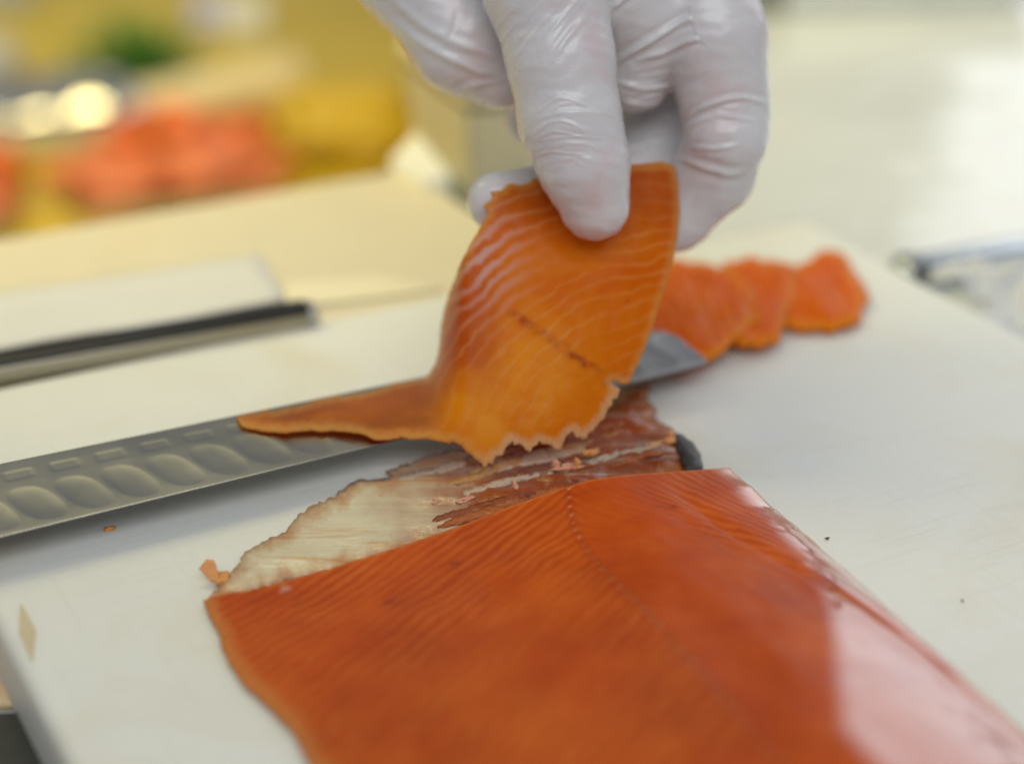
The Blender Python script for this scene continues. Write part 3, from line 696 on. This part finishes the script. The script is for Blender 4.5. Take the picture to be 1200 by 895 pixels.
me2.vertices.foreach_set('co', (Wd-HB).ravel()); me2.flip_normals(); me2.update()      # lens space is left handed
me2.name = 'gloved_hand'
fattr(me2, 'tight', 1-np.clip(np.abs(disp)/.0004, 0, 1))
fattr(me2, 'wet', np.clip(sst(195, 235, hy)*1.0+sst(180, 205, hy)*(hx > 780), 0, 1))
hand = link('gloved_hand', me2, M['glove']); hand.location = HB
tag(hand, 'hand in a thin white latex glove pinching the salmon slice, thumb in front', 'hand')

# ================================================================== things behind the boards
# paper sheet on the cream board
M['paper'] = mat_plain('white_paper', (.64, .63, .60), .6, .04, 40)
def flat(name, corners, z, th, mat, wave=0.0, nx=18, ny=10):
    a, b, c, d = [P(x, y, z)[:2] for x, y in corners]
    u = np.linspace(0, 1, nx)[:, None, None]; v = np.linspace(0, 1, ny)[None, :, None]
    xy = (a*(1-u)+b*u)*(1-v)+(d*(1-u)+c*u)*v
    zz = np.array([[z+wave*(fbm(p[0]*30, p[1]*30, 3.3, 3)+.5) for p in r] for r in xy])
    top = np.dstack([xy, zz]); bot = np.dstack([xy, zz-th]); nn = nx*ny; Fg = grid_faces(nx, ny)
    per = [(i*ny) for i in range(nx)]+[(nx-1)*ny+j for j in range(1, ny)]+[i*ny+ny-1 for i in range(nx-2, -1, -1)]+[j for j in range(ny-2, 0, -1)]
    sd = [(per[i], per[(i+1) % len(per)], per[(i+1) % len(per)]+nn, per[i]+nn) for i in range(len(per))]
    Va = np.vstack([top.reshape(-1, 3), bot.reshape(-1, 3)]); c0 = Va.mean(0); c0[2] = z-th
    me = pydata(name, Va-c0, np.vstack([Fg, Fg[:, ::-1]+nn, np.array(sd)])); bm = bmesh.new(); bm.from_mesh(me); bmesh.ops.recalc_face_normals(bm, faces=bm.faces); bm.to_mesh(me); bm.free()
    o = link(name, me, mat, smooth=wave > 0); o.location = c0; return o
o = flat('paper_sheet', [(-60, 420), (335, 352), (305, 298), (-60, 352)], CZ+.0008, .0004, M['paper'], .0006)
tag(o, 'flat sheet of white paper on the cream board behind the steel bar', 'paper')
o = flat('paper_sheet', [(335, 362), (520, 338), (440, 322), (330, 330)], CZ+.0006, .0003, mat_plain('cream_paper', (.78, .70, .50), .6, .04, 40), .0003)
tag(o, 'cream scrap of paper at the blunt end of the steel bar', 'paper')
# steel bar behind the white board
M['bar_steel'] = mat_steel('dull_bar_steel', (.44, .41, .32), .40)  # olive of the mirrored board is put into the base colour
a = P(-70, 446, .003); b = P(357, 372, .003); L = np.linalg.norm((b-a)[:2])
sb = empty('steel_bar', ((a+b)/2*np.array([1, 1, 0])+np.array([0, .004, CZ])), math.atan2(b[1]-a[1], b[0]-a[0]))
x = link('bar', bevel_box('bar', (L, .0060, .0074), .0006, 2), M['bar_steel'], sb)
x = link('edge_strip', bevel_box('edge_strip', (L+.0008, .0066, .0019), .0006, 2), M['dark_steel'], sb); x.location = (0, .0003, .0071)
x = link('end_cap', bevel_box('end_cap', (.003, .0072, .0082), .0008, 2), M['steel'], sb); x.location = (L/2+.001, 0, .0004)
tag(sb, 'straight steel bar with a dark top edge lying between the two boards', 'steel bar')
# steel rail at the right
a = P(1052, 306, WZ+.008); b = P(1290, 266, WZ+.008); L = np.linalg.norm((b-a)[:2])
M['end_steel'] = mat_steel('grey_end_steel', (.2, .21, .22), .35)
M['blue_steel'] = mat_steel('bluish_steel', (.62, .67, .70), .3)
sr = empty('steel_tray', ((a+b)/2*np.array([1, 1, 0])+np.array([0, 0, WZ])), math.atan2(b[1]-a[1], b[0]-a[0]))
x = link('rim', bevel_box('rim', (L, .010, .008), .002, 2), M['blue_steel'], sr)
x = link('end_stop', bevel_box('end_stop', (.008, .0105, .0085), .002, 2), M['end_steel'], sr); x.location = (-L/2+.005, 0, 0)
x = link('lip', bevel_box('lip', (L*.72, .004, .004), .001, 2), M['blue_steel'], sr); x.location = (L*.14, -.0085, .004)
tag(sr, 'bluish steel tray rim beside the crumpled plastic film', 'tray rim')
# crumpled film at the board's right edge
def mat_film(name, col=(.86, .87, .88), rough=.12):
    t = NT(name); o = t.obj()
    b = t.bsdf(col, rough, Transmission_Weight=.35, IOR=1.3, Alpha=.72, Normal=t.bump(t.noise(o, 160, 4, .6, 1.0), .6, .003)); return t.mat
M['film'] = mat_film('clear_plastic_film')
def crumple(name, corners, z, amp, freq, mat, nx=70, ny=50, seed=0., off=0.0, parent=None):
    a, b, c, d = [P(x, y, z)[:2] for x, y in corners]
    u = np.linspace(0, 1, nx)[:, None, None]; v = np.linspace(0, 1, ny)[None, :, None]
    xy = (a*(1-u)+b*u)*(1-v)+(d*(1-u)+c*u)*v
    zz = np.array([[z+amp*(abs(fbm(p[0]*freq+seed, p[1]*freq, seed, 5))*1.3) for p in r] for r in xy])
    Va = np.dstack([xy, zz]).reshape(-1, 3); c0 = Va.mean(0); c0[2] = z
    if parent is not None: c0 = np.array(parent.location)
    me = pydata(name, Va-c0, grid_faces(nx, ny)); o = link(name, me, mat, parent)
    md = o.modifiers.new('thickness', 'SOLIDIFY'); md.thickness = .0002
    if parent is None: o.location = c0
    return o
o = crumple('plastic_film', [(1085, 330), (1260, 430), (1300, 330), (1140, 306)], WZ+.012, .012, 38, M['film'], seed=2.)
tag(o, 'crumpled clear plastic film at the edge of the white board', 'plastic film')

# cream tub and folded paper behind the hand
M['cream_plastic'] = mat_plain('cream_plastic', (.66, .60, .41), .4, .05, 20)
def tub(name, px, py, z, sx, sy, h, rz, mat, lid=None):
    c = P(px, py, z); e = empty(name, c, rz)
    bm = bmesh.new(); bmesh.ops.create_cube(bm, size=1)
    for v in bm.verts:
        k = 1.0 if v.co.z > 0 else .9; v.co = Vector((v.co.x*sx*k, v.co.y*sy*k, (v.co.z+.5)*h))
    top = [f for f in bm.faces if f.normal.z > .9]; 
    r = bmesh.ops.inset_region(bm, faces=top, thickness=.004); bmesh.ops.translate(bm, verts=top[0].verts, vec=(0, 0, -h*.8))
    bmesh.ops.bevel(bm, geom=list(bm.edges), offset=.0012, segments=2, affect='EDGES')
    me = bpy.data.meshes.new('body'); bm.to_mesh(me); bm.free(); link('body', me, mat, e, False)
    if lid: x = link('lid', bevel_box('lid', (sx*1.04, sy*1.04, .006), .002, 2), lid, e); x.location = (0, 0, h+.0003)
    return e
t_ = tub('plastic_tub', 592, 188, WZ, .050, .062, .030, YAW-.1, M['cream_plastic'], M['cream_plastic'])
tag(t_, 'cream plastic tub with a lid standing behind the gloved hand', 'tub')
o = flat('folded_cloth', [(458, 186), (500, 215), (528, 205), (488, 158)], WZ+.016, .012, mat_plain('white_cloth', (.80, .78, .70), .7, .05, 60), .0015)
tag(o, 'white folded cloth wedged between the cream board and the tub', 'cloth')
o = flat('gap_shade_wedge', [(516, 214), (548, 240), (556, 228), (528, 206)], WZ+.010, .008, mat_plain('gap_shade_grey', (.16, .17, .14), .6, .2, 60)); tag(o, 'small dark grey wedge painted as the shaded gap beside the folded white cloth', 'wedge')  # added dark piece, stands in for the shade in the gap
# white tray at the top right
M['white_plastic'] = mat_plain('white_plastic', (.74, .76, .75), .3, .04, 20)
t_ = tub('white_tray', 985, -18, WZ, .150, .10, .022, .10, M['white_plastic']); tag(t_, 'white plastic tray on the grey worktop beyond the index finger', 'tray')
t_ = tub('grey_block', 872, 2, WZ, .030, .05, .020, .10, mat_plain('grey_plastic', (.24, .25, .22), .4, .1, 30)); tag(t_, 'grey green block at the near end of the white plastic tray', 'block')

# packed fish on the yellow counter
M['tray'] = mat_plain('clear_grey_tray', (.50, .46, .34), .3, .1, 30)
M['raw'] = mat_plain('raw_salmon_pieces', (.66, .14, .03), .3, .35, 55, bump=.3)
M['raw_pale'] = mat_plain('pale_salmon_piece', (.72, .20, .08), .3, .25, 55, bump=.3)
M['wrap'] = mat_plain('shiny_foil', (.88, .82, .66), .14, .05, 30, metallic=1.0)
def fish_tray(cx, cy, sx, sy, rz, lb, pieces, seed):
    e = tub('fish_tray', cx, cy, DZ, sx, sy, .012, rz, M['tray'])
    for i, (x, y, a, b, c, mk) in enumerate(pieces):
        o = chunk('fish_piece', (x, y, .012), (a, b, c), M[mk], e, seed+i*2.1, .1*i, (0, 0, 0))
    e.scale = (KB*.86,)*3; tag(e, lb, 'fish tray', 'packed fish on the yellow counter'); return e
fish_tray(200, 226, .098, .085, .30, 'wide tray of red orange fish pieces next to the yellow bag', [(-.024, -.014, .026, .018, .014, 'raw_pale'), (.020, -.018, .028, .015, .014, 'raw_pale'), (.024, .014, .024, .017, .022, 'raw'), (-.020, .016, .026, .016, .018, 'raw')], 3)
fish_tray(-108, 262, .098, .085, .30, 'fish tray beside the wide one, half of its red pieces hidden', [(.016, -.014, .028, .018, .014, 'raw_pale'), (.020, .014, .026, .016, .018, 'raw'), (-.022, .0, .026, .024, .016, 'raw')], 9)
wr = empty('wrapped_pack', P(64, 162, DZ), .30); wr.scale = (KB,)*3
link('tray', bevel_box('tray', (.080, .050, .016), .005, 3), M['tray'], wr)
nx, ny = 60, 26; gx, gy = np.meshgrid(np.linspace(-.042, .042, nx), np.linspace(-.027, .027, ny), indexing='ij')
gz = np.array([[.018+.010*(1-(abs(q)/.027)**4)*(1-(abs(p)/.042)**6)+.0042*fbm(p*60, q*80, 4.4, 3) for p, q in zip(r1, r2)] for r1, r2 in zip(gx, gy)])
o = link('foil', pydata('foil', np.dstack([gx, gy, gz]).reshape(-1, 3), grid_faces(nx, ny)), M['wrap'], wr); md = o.modifiers.new('thickness', 'SOLIDIFY'); md.thickness = .0004
tag(wr, 'shiny foil wrapped pack glinting behind the fish trays', 'pack')
# cream rolled parcel
def lathe(name, prof, n=28, axis='x'):
    Vv = []; m_ = len(prof)
    for i in range(n):
        a = 2*math.pi*i/n
        for (s_, r_) in prof: Vv.append((s_, r_*math.cos(a), r_*math.sin(a)))
    Fc = [(i*m_+j, i*m_+j+1, ((i+1) % n)*m_+j+1, ((i+1) % n)*m_+j) for i in range(n) for j in range(m_-1)]
    return pydata(name, Vv, Fc)
pr = lathe('paper_roll', [(-.055, .0005), (-.054, .007), (-.04, .009), (0, .011), (.03, .0105), (.052, .013), (.056, .010), (.0575, .0005)])
for v in pr.vertices: v.co *= 1+.10*fbm(v.co.x*30, v.co.y*60, v.co.z*60, 2)
o = link('paper_roll', pr, mat_plain('cream_wrapping_paper', (.78, .64, .38), .55, .08, 40)); o.location = P(238, 110, DZ+.0175); o.scale = (KB,)*3; o.rotation_euler = (0, 0, .62)
tag(o, 'cream paper roll lying slantwise behind the red fish', 'paper roll')
# herbs
he = empty('herb_bunch', P(160, 92, DZ)); he.scale = (KB,)*3
Vv, Fc = [], []
for i in range(420):
    c = Vector((random.gauss(0, .013), random.gauss(0, .010), abs(random.gauss(.012, .008)))); s_ = random.uniform(.0025, .005)
    q = Matrix.Rotation(random.uniform(0, 6.28), 3, 'Z') @ Matrix.Rotation(random.uniform(-.9, .9), 3, 'X')
    k = len(Vv)
    for p in ((0, -1.2, 0), (.7, -.2, .12), (.35, .5, .05), (0, 1.3, 0), (-.35, .5, .05), (-.7, -.2, .12)): Vv.append(tuple(c+q @ (Vector(p)*s_)))
    Fc.append(tuple(range(k, k+6)))
o = link('leaves', pydata('leaves', Vv, Fc), mat_plain('herb_leaf', (.07, .22, .012), .4, .5, 200), he, False); o['kind'] = 'stuff'
for i in range(6):
    st = lathe('stalk', [(-.02, .0005), (-.019, .0013), (.02, .001), (.0205, .0002)], 8); x = link('stalk', st, mat_plain('herb_stalk', (.14, .22, .04), .4), he)
    x.location = (-.022+i*.004, -.01+i*.003, .004); x.rotation_euler = (0, -.2, .5+i*.15)
tag(he, 'small bunch of dark green herbs on the yellow counter', 'herbs')
# yellow bag
bm = bmesh.new(); bmesh.ops.create_icosphere(bm, subdivisions=5, radius=1)
for v in bm.verts:
    p = v.co.copy(); r_ = 1+.30*fbm(p.x*1.4+2, p.y*1.4, p.z*1.4, 4)+.12*abs(fbm(p.x*4, p.y*4, p.z*4, 3))
    v.co = Vector((p.x*r_*.040, p.y*r_*.026, max(-.9, p.z*r_)*.018))
me = bpy.data.meshes.new('yellow_bag'); bm.to_mesh(me); bm.free()
o = link('yellow_bag', me, mat_plain('yellow_plastic_bag', (.58, .38, .02), .35, .3, 25, bump=.3)); o.location = P(410, 142, DZ+.0225); o.scale = (KB,)*3; o.rotation_euler = (0, 0, .25)
tag(o, 'lumpy yellow plastic bag between the fish tray and the tub', 'bag')
# label card, cup and boxes at the back
cd = empty('price_card', P(268, 42, DZ), -.1); cd.scale = (KB,)*3
x = link('card', bevel_box('card', (.042, .002, .024), .0006, 1), M['paper'], cd); x.rotation_euler = (-.35, 0, 0)
x = link('print_patch', bevel_box('print_patch', (.017, .0008, .018), .0002, 1), mat_plain('lilac_print', (.44, .44, .72), .5), cd); x.location = (-.012, -.0030, .0055); x.rotation_euler = (-.35, 0, 0)
tag(cd, 'small white card with a lilac patch standing behind the herbs', 'card')
t_ = tub('grey_box', -4, 6, DZ, .061, .04, .026, .15, mat_plain('blue_grey_plastic', (.36, .38, .46), .4), None); tag(t_, 'pale blue grey box at the back of the yellow counter', 'box')
bw = lathe('bowl', [(0, .008), (.001, .016), (.008, .021), (.016, .023), (.016, .0215), (.009, .0195), (.003, .014), (.002, .0005)], 32); bw.transform(Matrix.Rotation(-math.pi/2, 4, 'Y'))
o = link('bowl', bw, mat_plain('grey_bowl', (.50, .49, .52), .3)); o.location = P(-28, 92, DZ); o.scale = (KB,)*3; tag(o, 'small round pale grey bowl near the shiny wrapped pack', 'bowl')
# dark mat in front, under the overhanging board
mz = WZ+.003; y0 = P(30, 838, mz)
M['mat'] = mat_plain('black_rubber', (.035, .037, .036), .6, .3, 300, bump=.3)
mt = link('rubber_mat', bevel_box('rubber_mat', (.26, .11, .0028), .001, 2), M['mat']); mt.location = (y0[0]-.02, y0[1]-.0545, WZ+.0003); mt.rotation_euler = (0, 0, .06)
tag(mt, 'black rubber mat under the near corner of the white board', 'mat')
sh = link('warm_lit_sheet', bevel_box('warm_lit_sheet', (.16, .10, .002), .0008, 2), M['lower']); sh.location = (y0[0]-.045, y0[1]+.053, WZ+.0003); sh.rotation_euler = (0, 0, .06)  # added sheet, warm light on the worktop is put into its colour
tag(sh, 'thin beige sheet painted as the warm lit worktop beside the black rubber mat', 'sheet')
